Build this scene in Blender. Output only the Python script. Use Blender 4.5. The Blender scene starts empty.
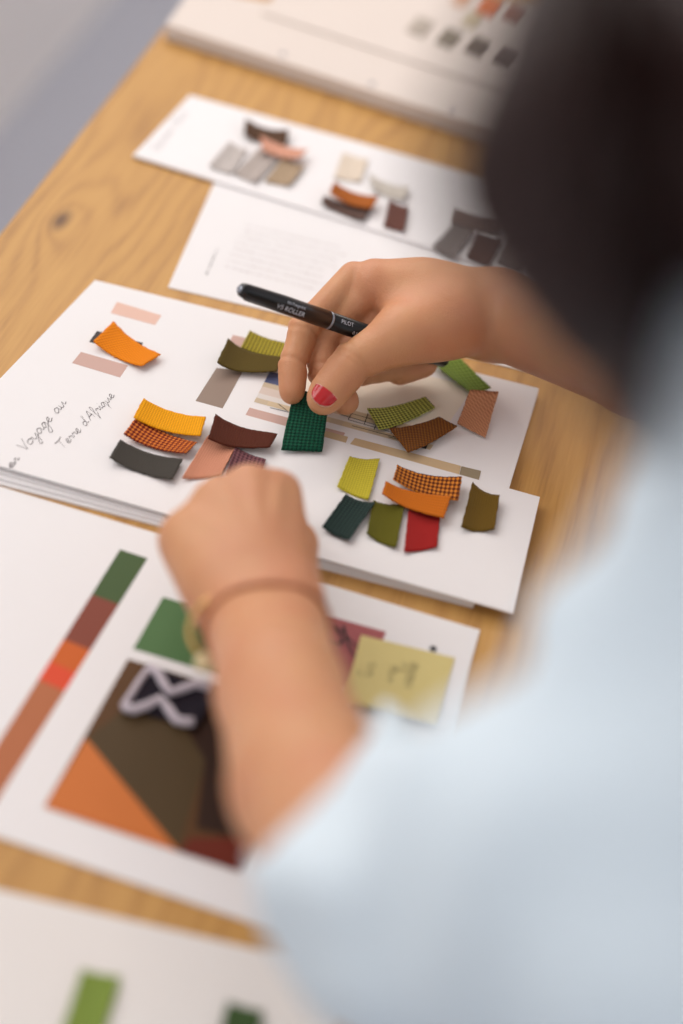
import bpy, math, random
import numpy as np
from mathutils import Vector, Matrix
random.seed(4); RNG = np.random.RandomState(7)
S = bpy.context.scene
COL = S.collection
TZ = 0.75                      # table top height above the floor

# ------------------------------------------------------------------ camera geometry (table plane is z = TZ)
F = 1700.0; CH = 0.64          # focal length in pixels, camera height above the table top
_b = Vector((940-341.5, -950-512, F)).normalized()
_n = _b.cross(Vector((1, .19, 0))).normalized()
if _n.y > 0: _n = -_n
_a = _n.cross(_b); _a = -_a if _a.x < 0 else _a
AX = (_a, _b, _n)
CAM = Vector((0, 0, TZ+CH))
def ray(px, py):
    v = Vector(((px-341.5)/F, (py-512)/F, 1.0))
    return Vector([ax.dot(v) for ax in AX])
def T(px, py, h=0.0):          # point seen at a pixel, on the plane h above the table top
    r = ray(px, py); return CAM + r*((h-CH)/r.z)
def P(px, py, d):              # point seen at a pixel, at depth d
    return CAM + ray(px, py)*d
VIEW = ray(341.5, 512).normalized()

# ------------------------------------------------------------------ helpers
def lin(c):
    return tuple(((x/255)/12.92 if x/255 <= .04045 else ((x/255+.055)/1.055)**2.4) for x in c) + (1,)
def tag(o, label=None, cat=None, group=None, kind=None):
    if label: o['label'] = label
    if cat: o['category'] = cat
    if group: o['group'] = group
    if kind: o['kind'] = kind
    return o
def empty(name, loc, label=None, cat=None, group=None):
    o = bpy.data.objects.new(name, None); COL.objects.link(o); o.location = loc
    o.empty_display_size = .02
    return tag(o, label, cat, group)
def mesh(name, verts, faces, mat=None, parent=None, smooth=False, uvs=None, mats=None, fmat=None):
    me = bpy.data.meshes.new(name)
    me.from_pydata([tuple(v) for v in verts], [], faces); me.update()
    for m in (mats or [mat]):
        if m: me.materials.append(m)
    if fmat is not None: me.polygons.foreach_set('material_index', fmat)
    if smooth: me.polygons.foreach_set('use_smooth', [True]*len(me.polygons))
    if uvs is not None:
        l = me.uv_layers.new(name='UVMap')
        vi = np.empty(len(me.loops), np.int32); me.loops.foreach_get('vertex_index', vi)
        l.data.foreach_set('uv', np.asarray(uvs, np.float32)[vi].ravel())
    o = bpy.data.objects.new(name, me); COL.objects.link(o)
    if parent:
        o.parent = parent
        o.matrix_parent_inverse = Matrix.Translation(-Vector(parent.location))
    return o
class MB:
    def __init__(s): s.v = []; s.f = []
    def add(s, v, f):
        n = len(s.v); s.v += [tuple(x) for x in v]; s.f += [[i+n for i in q] for q in f]; return s
    def box(s, lo, hi):
        x0, y0, z0 = lo; x1, y1, z1 = hi
        return s.add([(x0,y0,z0),(x1,y0,z0),(x1,y1,z0),(x0,y1,z0),(x0,y0,z1),(x1,y0,z1),(x1,y1,z1),(x0,y1,z1)],
                     [(0,3,2,1),(4,5,6,7),(0,1,5,4),(1,2,6,5),(2,3,7,6),(3,0,4,7)])
    def slab(s, q, z0, z1):                 # q: four points (x,y), z0/z1 numbers
        n = len(q)
        v = [(p[0], p[1], z0) for p in q] + [(p[0], p[1], z1) for p in q]
        return s.add(v, [list(range(n))[::-1], list(range(n, 2*n))] + [(i, (i+1) % n, n+(i+1) % n, n+i) for i in range(n)])
    def tube(s, pts, r, seg=8, closed=False):
        pts = [Vector(p) for p in pts]; n = len(pts); rr = r if isinstance(r, (list, tuple)) else [r]*n
        v = []; up = None
        for i, p in enumerate(pts):
            if closed: d = pts[(i+1) % n]-pts[i-1]
            else: d = pts[min(i+1, n-1)]-pts[max(i-1, 0)]
            d.normalize()
            if up is None: up = Vector((0, 0, 1)) if abs(d.z) < .9 else Vector((1, 0, 0))
            a = d.cross(up).normalized(); b = a.cross(d).normalized(); up = b
            for k in range(seg):
                t = 2*math.pi*k/seg; v.append(p + (a*math.cos(t)+b*math.sin(t))*rr[i])
        f = []
        for i in range(n if closed else n-1):
            for k in range(seg):
                j = (i+1) % n
                f.append((i*seg+k, i*seg+(k+1) % seg, j*seg+(k+1) % seg, j*seg+k))
        if not closed: f += [list(range(seg))[::-1], [(n-1)*seg+k for k in range(seg)]]
        return s.add(v, f)
    def build(s, name, mat, parent=None, smooth=False):
        o = mesh(name, s.v, s.f, mat, parent, smooth)
        return o

# ------------------------------------------------------------------ materials
def base(name):
    m = bpy.data.materials.new(name); m.use_nodes = True
    nt = m.node_tree; return m, nt, nt.nodes['Principled BSDF']
def plain(name, c, rough=.6, bump=0, bscale=400, var=0, spec=.4, metal=0, coat=0):
    m, nt, b = base(name)
    b.inputs['Base Color'].default_value = c if len(c) == 4 else lin(c)
    b.inputs['Roughness'].default_value = rough; b.inputs['Metallic'].default_value = metal
    b.inputs['Specular IOR Level'].default_value = spec; b.inputs['Coat Weight'].default_value = coat
    tc = nt.nodes.new('ShaderNodeTexCoord')
    if var or bump:
        n = nt.nodes.new('ShaderNodeTexNoise'); n.inputs['Scale'].default_value = bscale
        n.inputs['Detail'].default_value = 4; nt.links.new(tc.outputs['Object'], n.inputs['Vector'])
    if var:
        h = nt.nodes.new('ShaderNodeMix'); h.data_type = 'RGBA'; h.blend_type = 'MULTIPLY'
        h.inputs[0].default_value = var; h.inputs[6].default_value = b.inputs['Base Color'].default_value
        nt.links.new(n.outputs['Fac'], h.inputs[7]); nt.links.new(h.outputs[2], b.inputs['Base Color'])
    if bump:
        bp = nt.nodes.new('ShaderNodeBump'); bp.inputs['Strength'].default_value = bump
        bp.inputs['Distance'].default_value = .0005
        nt.links.new(n.outputs['Fac'], bp.inputs['Height']); nt.links.new(bp.outputs['Normal'], b.inputs['Normal'])
    return m
def fabric(name, c1, c2=None, kx=1.0, ky=1.0, ang=45, sharp=.35, bump=.5, thr=0.0):
    """woven cloth; c2 shows as threads crossing c1; kx, ky are threads per mm"""
    m, nt, b = base(name); N = nt.nodes.new; L = nt.links.new
    c1 = lin(c1); c2 = lin(c2) if c2 else tuple(x*.72 for x in c1[:3])+(1,)
    uv = N('ShaderNodeUVMap'); mp = N('ShaderNodeMapping'); mp.inputs['Rotation'].default_value = (0, 0, math.radians(ang))
    L(uv.outputs[0], mp.inputs['Vector'])
    ns = N('ShaderNodeTexNoise'); ns.inputs['Scale'].default_value = 1.3; ns.inputs['Detail'].default_value = 3
    L(uv.outputs[0], ns.inputs['Vector'])
    sp = N('ShaderNodeSeparateXYZ'); L(mp.outputs[0], sp.inputs[0])
    def M(op, a, bb=None):
        n = N('ShaderNodeMath'); n.operation = op
        for i, x in enumerate((a, bb)):
            if x is None: continue
            if isinstance(x, (int, float)): n.inputs[i].default_value = x
            else: L(x, n.inputs[i])
        return n.outputs[0]
    if ky: w = M('MULTIPLY', M('SINE', M('MULTIPLY', sp.outputs[0], kx*math.pi)), M('SINE', M('MULTIPLY', sp.outputs[1], ky*math.pi)))
    else: w = M('SINE', M('MULTIPLY', sp.outputs[0], kx*math.pi))
    w = M('ADD', w, M('MULTIPLY', M('SUBTRACT', ns.outputs['Fac'], .5), .25))
    mr = N('ShaderNodeMapRange'); mr.interpolation_type = 'SMOOTHSTEP'
    mr.inputs['From Min'].default_value = thr-sharp; mr.inputs['From Max'].default_value = thr+sharp
    L(w, mr.inputs['Value'])
    mx = N('ShaderNodeMix'); mx.data_type = 'RGBA'; mx.inputs[6].default_value = c1; mx.inputs[7].default_value = c2
    L(mr.outputs[0], mx.inputs[0]); L(mx.outputs[2], b.inputs['Base Color'])
    bp = N('ShaderNodeBump'); bp.inputs['Strength'].default_value = bump; bp.inputs['Distance'].default_value = .0003
    L(w, bp.inputs['Height']); L(bp.outputs[0], b.inputs['Normal'])
    b.inputs['Roughness'].default_value = .9; b.inputs['Specular IOR Level'].default_value = .15
    b.inputs['Sheen Weight'].default_value = .05
    return m
PAPER = plain('paper_white', (.82, .80, .795, 1), .65, .12, 900, 0, .25)
PAPER2 = plain('paper_cream', (.80, .765, .73, 1), .65, .12, 900, 0, .25)
PAPERC = plain('paper_coated', (.83, .81, .81, 1), .5, .05, 900, 0, .25)
PAPERB = plain('paper_dark_cream', (.72, .64, .58, 1), .65, .12, 900, 0, .25)  # darker, pinker cream for the far page stack
INK = plain('ink_black', (30, 28, 30), .6)
INKH = plain('ink_brown', (74, 60, 66), .6)
INKT = plain('ink_pale', (196, 186, 186), .7)
INKG = plain('ink_grey', (150, 145, 150), .7)
def pr(name, c, rough=.6): return plain('print_'+name, tuple(x*.86 for x in lin(c)[:3])+(1,), rough, .05, 800, spec=.2)

def oak():
    m, nt, b = base('oak_wood'); N = nt.nodes.new; L = nt.links.new
    tc = N('ShaderNodeTexCoord'); sp = N('ShaderNodeSeparateXYZ'); L(tc.outputs['Object'], sp.inputs[0])
    def M(op, a, bb=None, cc=None):
        n = N('ShaderNodeMath'); n.operation = op
        for i, x in enumerate((a, bb, cc)):
            if x is None: continue
            if isinstance(x, (int, float)): n.inputs[i].default_value = x
            else: L(x, n.inputs[i])
        return n.outputs[0]
    x, y = sp.outputs[0], sp.outputs[1]
    k = T(60, 220)
    dx = M('SUBTRACT', x, k.x); dy = M('SUBTRACT', y, k.y)
    d = M('SQRT', M('ADD', M('POWER', M('ABSOLUTE', M('MULTIPLY', dx, 1.5)), 2), M('POWER', M('ABSOLUTE', M('MULTIPLY', dy, .62)), 2)))
    g = M('EXPONENT', M('MULTIPLY', d, -28.0))
    def noise(sx, sy, sc, det):
        mp = N('ShaderNodeMapping'); mp.inputs['Scale'].default_value = (sx, sy, 1)
        L(tc.outputs['Object'], mp.inputs['Vector'])
        n = N('ShaderNodeTexNoise'); n.inputs['Scale'].default_value = sc; n.inputs['Detail'].default_value = det
        L(mp.outputs[0], n.inputs['Vector']); return n.outputs['Fac']
    n1 = noise(4, .9, 3, 2); n2 = noise(120, 5, 6, 3); n3 = noise(22, 1.2, 5, 3)
    # growth rings bend round the knot
    fld = M('ADD', M('ADD', M('MULTIPLY', x, 55.0), M('MULTIPLY', n1, 9.0)), M('MULTIPLY', g, 5.0))
    ring = M('MULTIPLY_ADD', M('SINE', M('MULTIPLY', fld, 6.283)), .5, .5)
    ring = M('POWER', ring, 1.6)
    v = M('ADD', M('MULTIPLY', ring, .20), M('ADD', M('MULTIPLY', n2, .52), M('MULTIPLY', n3, .46)))
    cr = N('ShaderNodeValToRGB'); L(v, cr.inputs[0])
    e = cr.color_ramp.elements
    e[0].position = .25; e[0].color = (.60, .335, .100, 1); e[1].position = .95; e[1].color = (.33, .155, .045, 1)
    x2 = cr.color_ramp.elements.new(.6); x2.color = (.51, .27, .076, 1)
    kd = N('ShaderNodeMapRange'); kd.interpolation_type = 'SMOOTHSTEP'
    kd.inputs['From Min'].default_value = .001; kd.inputs['From Max'].default_value = .013
    kd.inputs['To Min'].default_value = .93; kd.inputs['To Max'].default_value = 0
    L(M('ADD', d, M('MULTIPLY', M('SUBTRACT', n3, .5), .012)), kd.inputs['Value'])
    mx = N('ShaderNodeMix'); mx.data_type = 'RGBA'; L(kd.outputs[0], mx.inputs[0]); L(cr.outputs[0], mx.inputs[6])
    mx.inputs[7].default_value = (.10, .045, .022, 1)
    L(mx.outputs[2], b.inputs['Base Color'])
    b.inputs['Roughness'].default_value = .48; b.inputs['Specular IOR Level'].default_value = .35
    bp = N('ShaderNodeBump'); bp.inputs['Strength'].default_value = .25; bp.inputs['Distance'].default_value = .0006
    L(v, bp.inputs['Height']); L(bp.outputs[0], b.inputs['Normal'])
    return m
OAK = oak()

def skin(name, c, c2):
    m, nt, b = base(name); N = nt.nodes.new; L = nt.links.new
    tc = N('ShaderNodeTexCoord')
    n = N('ShaderNodeTexNoise'); n.inputs['Scale'].default_value = 28; n.inputs['Detail'].default_value = 4
    L(tc.outputs['Object'], n.inputs['Vector'])
    mr = N('ShaderNodeMapRange'); mr.inputs['From Min'].default_value = .35; mr.inputs['From Max'].default_value = .7
    L(n.outputs['Fac'], mr.inputs['Value'])
    mx = N('ShaderNodeMix'); mx.data_type = 'RGBA'; L(mr.outputs[0], mx.inputs[0])
    mx.inputs[6].default_value = c; mx.inputs[7].default_value = c2
    L(mx.outputs[2], b.inputs['Base Color'])
    b.inputs['Roughness'].default_value = .45; b.inputs['Specular IOR Level'].default_value = .35
    b.inputs['Subsurface Weight'].default_value = .12; b.inputs['Subsurface Radius'].default_value = (1, .35, .2)
    b.inputs['Subsurface Scale'].default_value = .006
    v = N('ShaderNodeTexVoronoi'); v.inputs['Scale'].default_value = 900; L(tc.outputs['Object'], v.inputs['Vector'])
    n2 = N('ShaderNodeTexNoise'); n2.inputs['Scale'].default_value = 160; n2.inputs['Detail'].default_value = 5
    L(tc.outputs['Object'], n2.inputs['Vector'])
    ad = N('ShaderNodeMath'); ad.operation = 'MULTIPLY_ADD'; L(n2.outputs['Fac'], ad.inputs[0]); ad.inputs[1].default_value = 2.0
    L(v.outputs['Distance'], ad.inputs[2])
    bp = N('ShaderNodeBump'); bp.inputs['Strength'].default_value = .35; bp.inputs['Distance'].default_value = .0004
    L(ad.outputs[0], bp.inputs['Height']); L(bp.outputs[0], b.inputs['Normal'])
    return m
SKIN = skin('skin', (.60, .300, .148, 1), (.57, .245, .130, 1))

# ------------------------------------------------------------------ the room
XL, XR, YN, YF = -.372, .36, .25, 1.95      # table edges
WX = -.92                                    # left wall face
FLOOR = plain('floor_vinyl', (192, 196, 208), .5, .1, 60, .08)
WALL = plain('wall_paint', (.86, .82, .80, 1), .8, .1, 200)
tag(MB().box((WX-.1, -1.6, -.1), (2.6, 3.6, 0)).build('floor', FLOOR), kind='structure')
wy0, wy1, wz0, wz1 = .1, 2.3, 1.15, 2.35     # window opening
w = MB()
w.box((WX-.1, -1.6, 0), (WX, 3.6, wz0)).box((WX-.1, -1.6, wz1), (WX, 3.6, 2.7))
w.box((WX-.1, -1.6, wz0), (WX, wy0, wz1)).box((WX-.1, wy1, wz0), (WX, 3.6, wz1))
tag(w.build('wall_left', WALL), kind='structure')
tag(MB().box((WX-.1, 3.6, 0), (2.6, 3.7, 2.7)).build('wall_back', WALL), kind='structure')
tag(MB().box((WX-.1, -1.6, 2.7), (2.6, 3.7, 2.8)).build('ceiling', WALL), kind='structure')
WH = plain('window_paint', (225, 225, 225), .4)
wf = empty('window_1', (WX-.05, (wy0+wy1)/2, wz0)); tag(wf, kind='structure')
f = MB(); t = .05
f.box((WX-.08, wy0, wz0), (WX-.02, wy1, wz0+t)).box((WX-.08, wy0, wz1-t), (WX-.02, wy1, wz1))
f.box((WX-.08, wy0, wz0+t), (WX-.02, wy0+t, wz1-t)).box((WX-.08, wy1-t, wz0+t), (WX-.02, wy1, wz1-t))
f.box((WX-.08, (wy0+wy1)/2-t/2, wz0+t), (WX-.02, (wy0+wy1)/2+t/2, wz1-t))
f.build('window_frame', WH, wf)
MB().box((WX-.02, wy0-.04, wz0-.03), (WX+.06, wy1+.04, wz0)).build('window_sill', WH, wf)

# ------------------------------------------------------------------ the table
tb = empty('work_table', ((XL+XR)/2, (YN+YF)/2, 0), 'golden oak work table with a dark knot near its left edge, covered with papers', 'table')
def tabletop():
    b = .0025; v = []; f = []
    loops = [(b, TZ-.034), (0, TZ-.034+b), (0, TZ-b), (b, TZ)]
    for ins, z in loops:
        v += [(XL+ins, YN+ins, z), (XR-ins, YN+ins, z), (XR-ins, YF-ins, z), (XL+ins, YF-ins, z)]
    f.append((3, 2, 1, 0)); f.append((12, 13, 14, 15))
    for i in range(3):
        for k in range(4): f.append((i*4+k, i*4+(k+1) % 4, i*4+4+(k+1) % 4, i*4+4+k))
    return mesh('tabletop', v, f, OAK, tb)
tabletop()
for x in (XL+.05, XR-.11):
    for y in (YN+.05, YF-.11):
        MB().slab([(x+.008, y+.008), (x+.052, y+.008), (x+.052, y+.052), (x+.008, y+.052)], 0, TZ-.034).build('leg', OAK, tb)
MB().box((XL+.09, YN+.062, TZ-.10), (XR-.09, YN+.084, TZ-.0342)).build('apron', OAK, tb)
MB().box((XL+.09, YF-.095, TZ-.10), (XR-.09, YF-.073, TZ-.0342)).build('apron', OAK, tb)

# ------------------------------------------------------------------ papers
def q2(px, h): return [T(x, y, h) for x, y in px]
def sheet(name, px, h0, h1, label, cat, mat=PAPER, group=None, leaves=1, gap=.0, low=None):
    """flat paper, card or pad with its top at h1; corners (px) are where the top face's corners are seen"""
    q = q2(px, h1); c = sum(q, Vector())/4; c.z = TZ+h0
    r = empty(name, c, label, cat, group)
    step = (h1-h0)/leaves
    for i in range(leaves):
        z0 = TZ+h0+i*step+(0.00004 if i else 0); z1 = TZ+h0+(i+1)*step
        j = 0 if i == leaves-1 else gap
        if low: q = q2(px, h1); q[low[0]] = q[low[0]].lerp(T(low[1], low[2], h1), 1-i/(leaves-1))
        qq = [Vector((p.x+random.uniform(-j, j), p.y+random.uniform(-j, j), 0)) for p in q]
        MB().slab(qq, z0, z1).build('page' if leaves > 1 else 'sheet', mat, r)
    return r
def block(par, px, h, mat, name='printed_block', d=.00012):
    """a printed patch on the paper"""
    q = q2(px, h); return MB().slab(q, TZ+h-.00002, TZ+h+d).build(name, mat, par)
def grid(px, h, mat, par, name, nu=1, nv=1, mats=None, pick=None):
    a, b_, c, d = q2(px, h); v = []; f = []; fm = []; uv = []
    W = (b_-a).length*1000; Hh = (d-a).length*1000
    for j in range(nv+1):
        for i in range(nu+1):
            s, t = i/nu, j/nv; p = (a*(1-s)+b_*s)*(1-t)+(d*(1-s)+c*s)*t
            v.append((p.x, p.y, TZ+h+.00012)); uv.append((s*W, t*Hh))
    for j in range(nv):
        for i in range(nu):
            k = j*(nu+1)+i; f.append((k+nu+1, k+nu+2, k+1, k)); fm.append(pick((i+.5)/nu, (j+.5)/nv) if pick else 0)
    return mesh(name, v, f, mat, par, uvs=uv, mats=mats, fmat=fm)
def strokes(par, o, ux, uy, lines, size, wid, h, mat, name='handwriting'):
    """pen strokes: lines of points in letter units, laid as thin ink ribbons on the paper"""
    mb = MB(); up = uy.cross(ux).normalized()
    for ln in lines:
        pts = [o + ux*(x*size) + uy*(y*size) for x, y in ln]
        # smooth with Catmull-Rom
        sp = []
        for i in range(len(pts)-1):
            p0 = pts[max(i-1, 0)]; p1 = pts[i]; p2 = pts[i+1]; p3 = pts[min(i+2, len(pts)-1)]
            for k in range(4):
                t = k/4; sp.append(.5*((2*p1)+(p2-p0)*t+(2*p0-5*p1+4*p2-p3)*t*t+(3*p1-p0-3*p2+p3)*t**3))
        sp.append(pts[-1]); n = len(sp); v = []; f = []
        for i, p in enumerate(sp):
            d = (sp[min(i+1, n-1)]-sp[max(i-1, 0)])
            if d.length < 1e-9: d = ux.copy()
            d.normalize(); s = Vector((-d.y, d.x, 0)) * wid * (.35+.65*abs(math.sin(math.atan2(d.y, d.x)+.5)))
            v += [(p.x+s.x, p.y+s.y, TZ+h+.0002), (p.x-s.x, p.y-s.y, TZ+h+.0002)]
            if i: f.append((2*i-2, 2*i-1, 2*i+1, 2*i))
        mb.add(v, f)
    return mb.build(name, mat, par)
GL = {  # cursive letters, unit x-height
 'V': ([[(0,2),(.35,.9),(.6,0),(.85,.9),(1.3,2.1)]], 1.3), 'o': ([[(.45,1),(.1,.8),(.05,.2),(.4,0),(.8,.3),(.75,.85),(.45,1),(.9,.8),(1.1,.75)]], 1.05),
 'y': ([[(0,.9),(.1,.2),(.45,.05),(.85,.9),(.7,-.4),(.4,-1.3),(.05,-1.1),(.5,-.3),(1.15,.4)]], 1.1), 'a': ([[(.8,.85),(.35,1),(.05,.4),(.3,0),(.7,.35),(.85,.9),(.85,.2),(1.1,.1),(1.3,.4)]], 1.2),
 'g': ([[(.8,.85),(.35,1),(.05,.4),(.3,0),(.8,.8),(.75,-.5),(.4,-1.4),(0,-1.1),(.5,-.3),(1.2,.4)]], 1.15), 'e': ([[(0,.35),(.5,.6),(.6,.95),(.3,1),(.05,.45),(.35,0),(.9,.3)]], .85),
 'u': ([[(0,.9),(.1,.15),(.45,.05),(.8,.9),(.85,.1),(1.25,.3)]], 1.2), 'T': ([[(-.3,2.1),(.6,2.0),(1.4,2.25)],[(.6,2.0),(.45,1),(.35,0)]], 1.3),
 'r': ([[(0,.6),(.25,1.05),(.35,.8),(.65,.85),(.6,.2),(.95,.3)]], .9), 'd': ([[(.8,.8),(.35,.95),(.05,.4),(.35,0),(.75,.5),(1.0,2.2),(.85,.3),(1.2,.3)]], 1.15),
 "'": ([[(.1,2.1),(0,1.6)]], .35), 'A': ([[(0,0),(.5,1.1),(1,2.1),(1.1,1),(1.15,0)],[(.3,.8),(1.3,.9)]], 1.4),
 'f': ([[(.2,.3),(.7,1.6),(.6,2.2),(.35,1.8),(.3,0),(.15,-1.2),(.4,-.4),(.8,.3)]], .8), 'i': ([[(0,.5),(.2,.95),(.25,.1),(.55,.3)],[(.3,1.5),(.35,1.6)]], .55),
 'q': ([[(.8,.85),(.35,1),(.05,.4),(.3,0),(.8,.8),(.75,-1.3)],[(.75,-.8),(1.2,.2)]], 1.15), 'l': ([[(0,.3),(.5,1.8),(.35,2.2),(.15,1.5),(.2,.2),(.6,.3)]], .6),
 'b': ([[(0,.3),(.5,1.8),(.3,2.2),(.1,.2),(.6,.1),(.6,.8),(.9,.7)]], .9), 's': ([[(0,.2),(.4,1),(.6,.4),(.3,0),(.9,.3)]], .8), 'm': ([[(0,.9),(.05,0),(.3,.9),(.5,.8),(.5,0),(.8,.9),(1,.7),(1.05,.1),(1.35,.3)]], 1.3), 'n': ([[(0,.9),(.05,0),(.4,.95),(.6,.7),(.65,.1),(.95,.3)]], .95), ' ': ([], 1.0)}
def write(par, txt, p0, p1, h, size, wid, mat, name='handwriting', up=1):
    a = T(*p0, h); b_ = T(*p1, h); ux = (b_-a).normalized(); uy = Vector((-ux.y, ux.x, 0))*up
    wtot = sum(GL[c][1] for c in txt); sx = (b_-a).length/(wtot*size); ls = []; x = 0
    for c in txt:
        for ln in GL[c][0]: ls.append([((x+px+py*.25)*sx, py) for px, py in ln])
        x += GL[c][1]
    return strokes(par, a, ux, uy, ls, size, wid, h, mat, name)
def text_rows(par, px, h, rows, mat, wid=.0004, name='printed_text', frac=.6, seed=1, gapw=.3):
    """rows of tiny printed words, too small to read"""
    a, b_, c, d = q2(px, h); R = random.Random(seed); mb = MB()
    for r in range(rows):
        t = (r+.5)/rows; s0 = a.lerp(d, t); s1 = b_.lerp(c, t); u = (s1-s0); L_ = u.length; u.normalize(); n = Vector((-u.y, u.x, 0))
        x = R.uniform(0, .05)*L_; end = L_*R.uniform(.8, 1)
        while x < end:
            wl = R.uniform(.0012, .004); hh = wid*R.uniform(.7, 1.3)
            p = s0+u*x; q = s0+u*min(x+wl, end)
            mb.add([(p.x-n.x*hh, p.y-n.y*hh, TZ+h+.0002), (q.x-n.x*hh, q.y-n.y*hh, TZ+h+.0002), (q.x+n.x*hh, q.y+n.y*hh, TZ+h+.0002), (p.x+n.x*hh, p.y+n.y*hh, TZ+h+.0002)], [(0, 1, 2, 3)])
            x += wl+R.uniform(gapw, 1)*.002
    return mb.build(name, mat, par)

# ------------------------------------------------------------------ fabric swatches
def swatch(name, px, h, mat, label, lift=(.004, .004), tall=(0, 0, 0, 0), group=None, cat='fabric swatch', thick=.0007, sag=None, fray=.00022, held=False):
    """four corners as seen (start, along, ...) on plane h; ends u=0,1 curl up by lift; tall lifts single corners"""
    hs = [h+lift[0]+tall[0], h+lift[1]+tall[1], h+lift[1]+tall[2], h+lift[0]+tall[3]]
    a, b_, c, d = [T(x, y, k) for (x, y), k in zip(px, hs)]
    nu, nv = 22, 14; W = (b_-a).length*1000; Hh = (d-a).length*1000
    ctr = (a+b_+c+d)/4; ctr.z = TZ+h
    top = []; uv = []
    rr = random.Random(label)
    for j in range(nv+1):
        for i in range(nu+1):
            s, t = i/nu, j/nv
            p = (a*(1-s)+b_*s)*(1-t)+(d*(1-s)+c*s)*t
            lifth = p.z-(TZ+h)
            e = abs(2*s-1)
            z = TZ+h+.0001+lifth*(e**2.0 if e > 0 else 0)
            if max(tall) > 0:   # single lifted side along v
                tl = (tall[0]+tall[1])/2; bl = (tall[2]+tall[3])/2
                z = TZ+h+.0001+ (lift[0]*(1-s)+lift[1]*s)*e**2 + (tl*(1-t)**1.8 if tl else 0) + (bl*t**1.8 if bl else 0)
            if held: z = p.z + .0012*math.sin(t*3.14)*(1 if held else 0)
            if i in (0, nu) or j in (0, nv):
                p = p+Vector((rr.uniform(-1, 1), rr.uniform(-1, 1), 0))*fray
            top.append(Vector((p.x, p.y, z))); uv.append((s*W, t*Hh))
    n = len(top); v = [(p.x, p.y, p.z+thick) for p in top]+[tuple(p) for p in top]; f = []
    orient = (b_-a).cross(d-a).z > 0
    def add(q): f.append(q if orient else q[::-1])
    for j in range(nv):
        for i in range(nu):
            k = j*(nu+1)+i; add((k, k+1, k+nu+2, k+nu+1)); add((n+k+nu+1, n+k+nu+2, n+k+1, n+k))
    ring = [i for i in range(nu+1)]+[j*(nu+1)+nu for j in range(1, nv+1)]+[nv*(nu+1)+i for i in range(nu-1, -1, -1)]+[j*(nu+1) for j in range(nv-1, 0, -1)]
    for k in range(len(ring)):
        p, q = ring[k], ring[(k+1) % len(ring)]; add((n+p, n+q, q, p))
    o = mesh(name, v, f, mat, None, True, uvs=uv+uv)
    o.data.transform(Matrix.Translation(-ctr)); o.location = ctr
    return tag(o, label, cat, group)

# ------------------------------------------------------------------ sheet 2 and card 1 (far), binder (farthest)
g = .0
s2 = sheet('paper_sheet', [(217,176),(700,300),(652,400),(168,287)], 0, .0008, 'white printed sheet with rows of small grey text, partly under the narrow swatch card', 'paper')
text_rows(s2, [(246,222),(352,247),(325,296),(218,268)], .0008, 8, INKT, .0004, seed=3)
text_rows(s2, [(205,275),(217,247),(219,248),(207,276)], .0008, 1, INK, .0003, 'printed_caption', seed=5, gapw=.1)
c1 = sheet('swatch_card', [(190,95),(645,222),(612,303),(133,155)], .001, .0028, 'narrow white card with handwriting and muted beige and brown swatches, farther from hands', 'card', PAPERC)
write(c1, 'lames dun', (158,152), (188,112), .0028, .0042, .00022, INKG)

h = .0032
bd = sheet('sample_binder', [(192,-12),(760,90),(600,165),(166,24)], 0, .013, 'thick stack of cream pages at the far end of the table, left of the hair', 'binder', PAPERB, leaves=7, gap=.0012)
for x, y in ((283,54),(455,112),(372,84)):
    q = T(x, y, .013); mb = MB(); pts = [(q.x+.0028*math.cos(a*math.pi/6), q.y+.0028*math.sin(a*math.pi/6), TZ+.01312) for a in range(12)]
    mb.add(pts, [list(range(12))]).build('punch_hole', INKG, bd)
lf = sheet('paper_sheet', [(300,-40),(800,60),(620,128),(262,12)], .0134, .0150, 'cream page with eight colour chips lying on top of the far page stack', 'paper', PAPERB)
chipm = lambda n, c: fabric(n, c, None, 1.2, 1.2, 0, .6, .3)
for i, (x, y, s, c, d) in enumerate([(420,28,1,(190,178,165),'pale grey chip, leftmost of the front row on the far page'),
        (450,40,1,(140,130,115),'mid grey chip, second from left in front row on the far page'),
        (480,49,1,(108,96,84),'dark grey chip, third in front row on the far page'),
        (510,60,1,(90,74,66),'dark brown grey chip, rightmost of the front row on the far page'),
        (492,9,1.05,(225,120,60),'orange chip in the back row on the far page'),
        (519,17,.95,(165,100,75),'rusty brown chip right of the orange chip on far page'),
        (474,22,.85,(205,190,160),'pale sage chip between the two rows on the far page'),
        (463,1,.8,(225,180,150),'peach chip left of the orange chip on the far page')]):
    swatch('colour_chip', [(x-1*s,y-11*s),(x+15*s,y-4*s),(x+3*s,y+10*s),(x-14*s,y+3*s)], .0152, chipm('chip_%d' % i, c), d, (0, 0), group='colour chips on the far page', cat='colour chip', thick=.001)

# swatches on the narrow card
G1 = 'fabric swatches on the narrow card'
def fab(n, *a, **k): return fabric('fabric_'+n, *a, **k)
sw = lambda *a, **k: swatch('fabric_swatch', *a, **k)
hc = .0030
sw([(245.6,119),(289,130),(286,145),(244,134.4)], hc, fab('umber', (92,66,48)), 'dark umber brown swatch at the top of the left cluster on the narrow card', (.004,.004), group=G1)
sw([(229.7,142),(248,150),(231,174),(209,166)], hc, fab('pale_grey', (205,196,190)), 'pale grey swatch, leftmost on the narrow card', (.002,.001), group=G1)
sw([(259,149),(279,156),(256,182),(233.8,174)], hc, fab('pebble', (192,180,172)), 'light pebble grey swatch, second from left on the narrow card', (.001,.002), group=G1)
sw([(284,157),(305,166),(290,185),(264.7,181.6)], hc, fab('tan', (184,160,132)), 'tan beige swatch under the salmon one on the narrow card', (.001,.002), group=G1)
sw([(260.7,136),(308,150),(300,158),(262,150)], hc+.0032, fab('salmon', (226,166,140)), 'salmon pink swatch lying across the left cluster on the narrow card', (.003,.003), group=G1)
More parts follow.
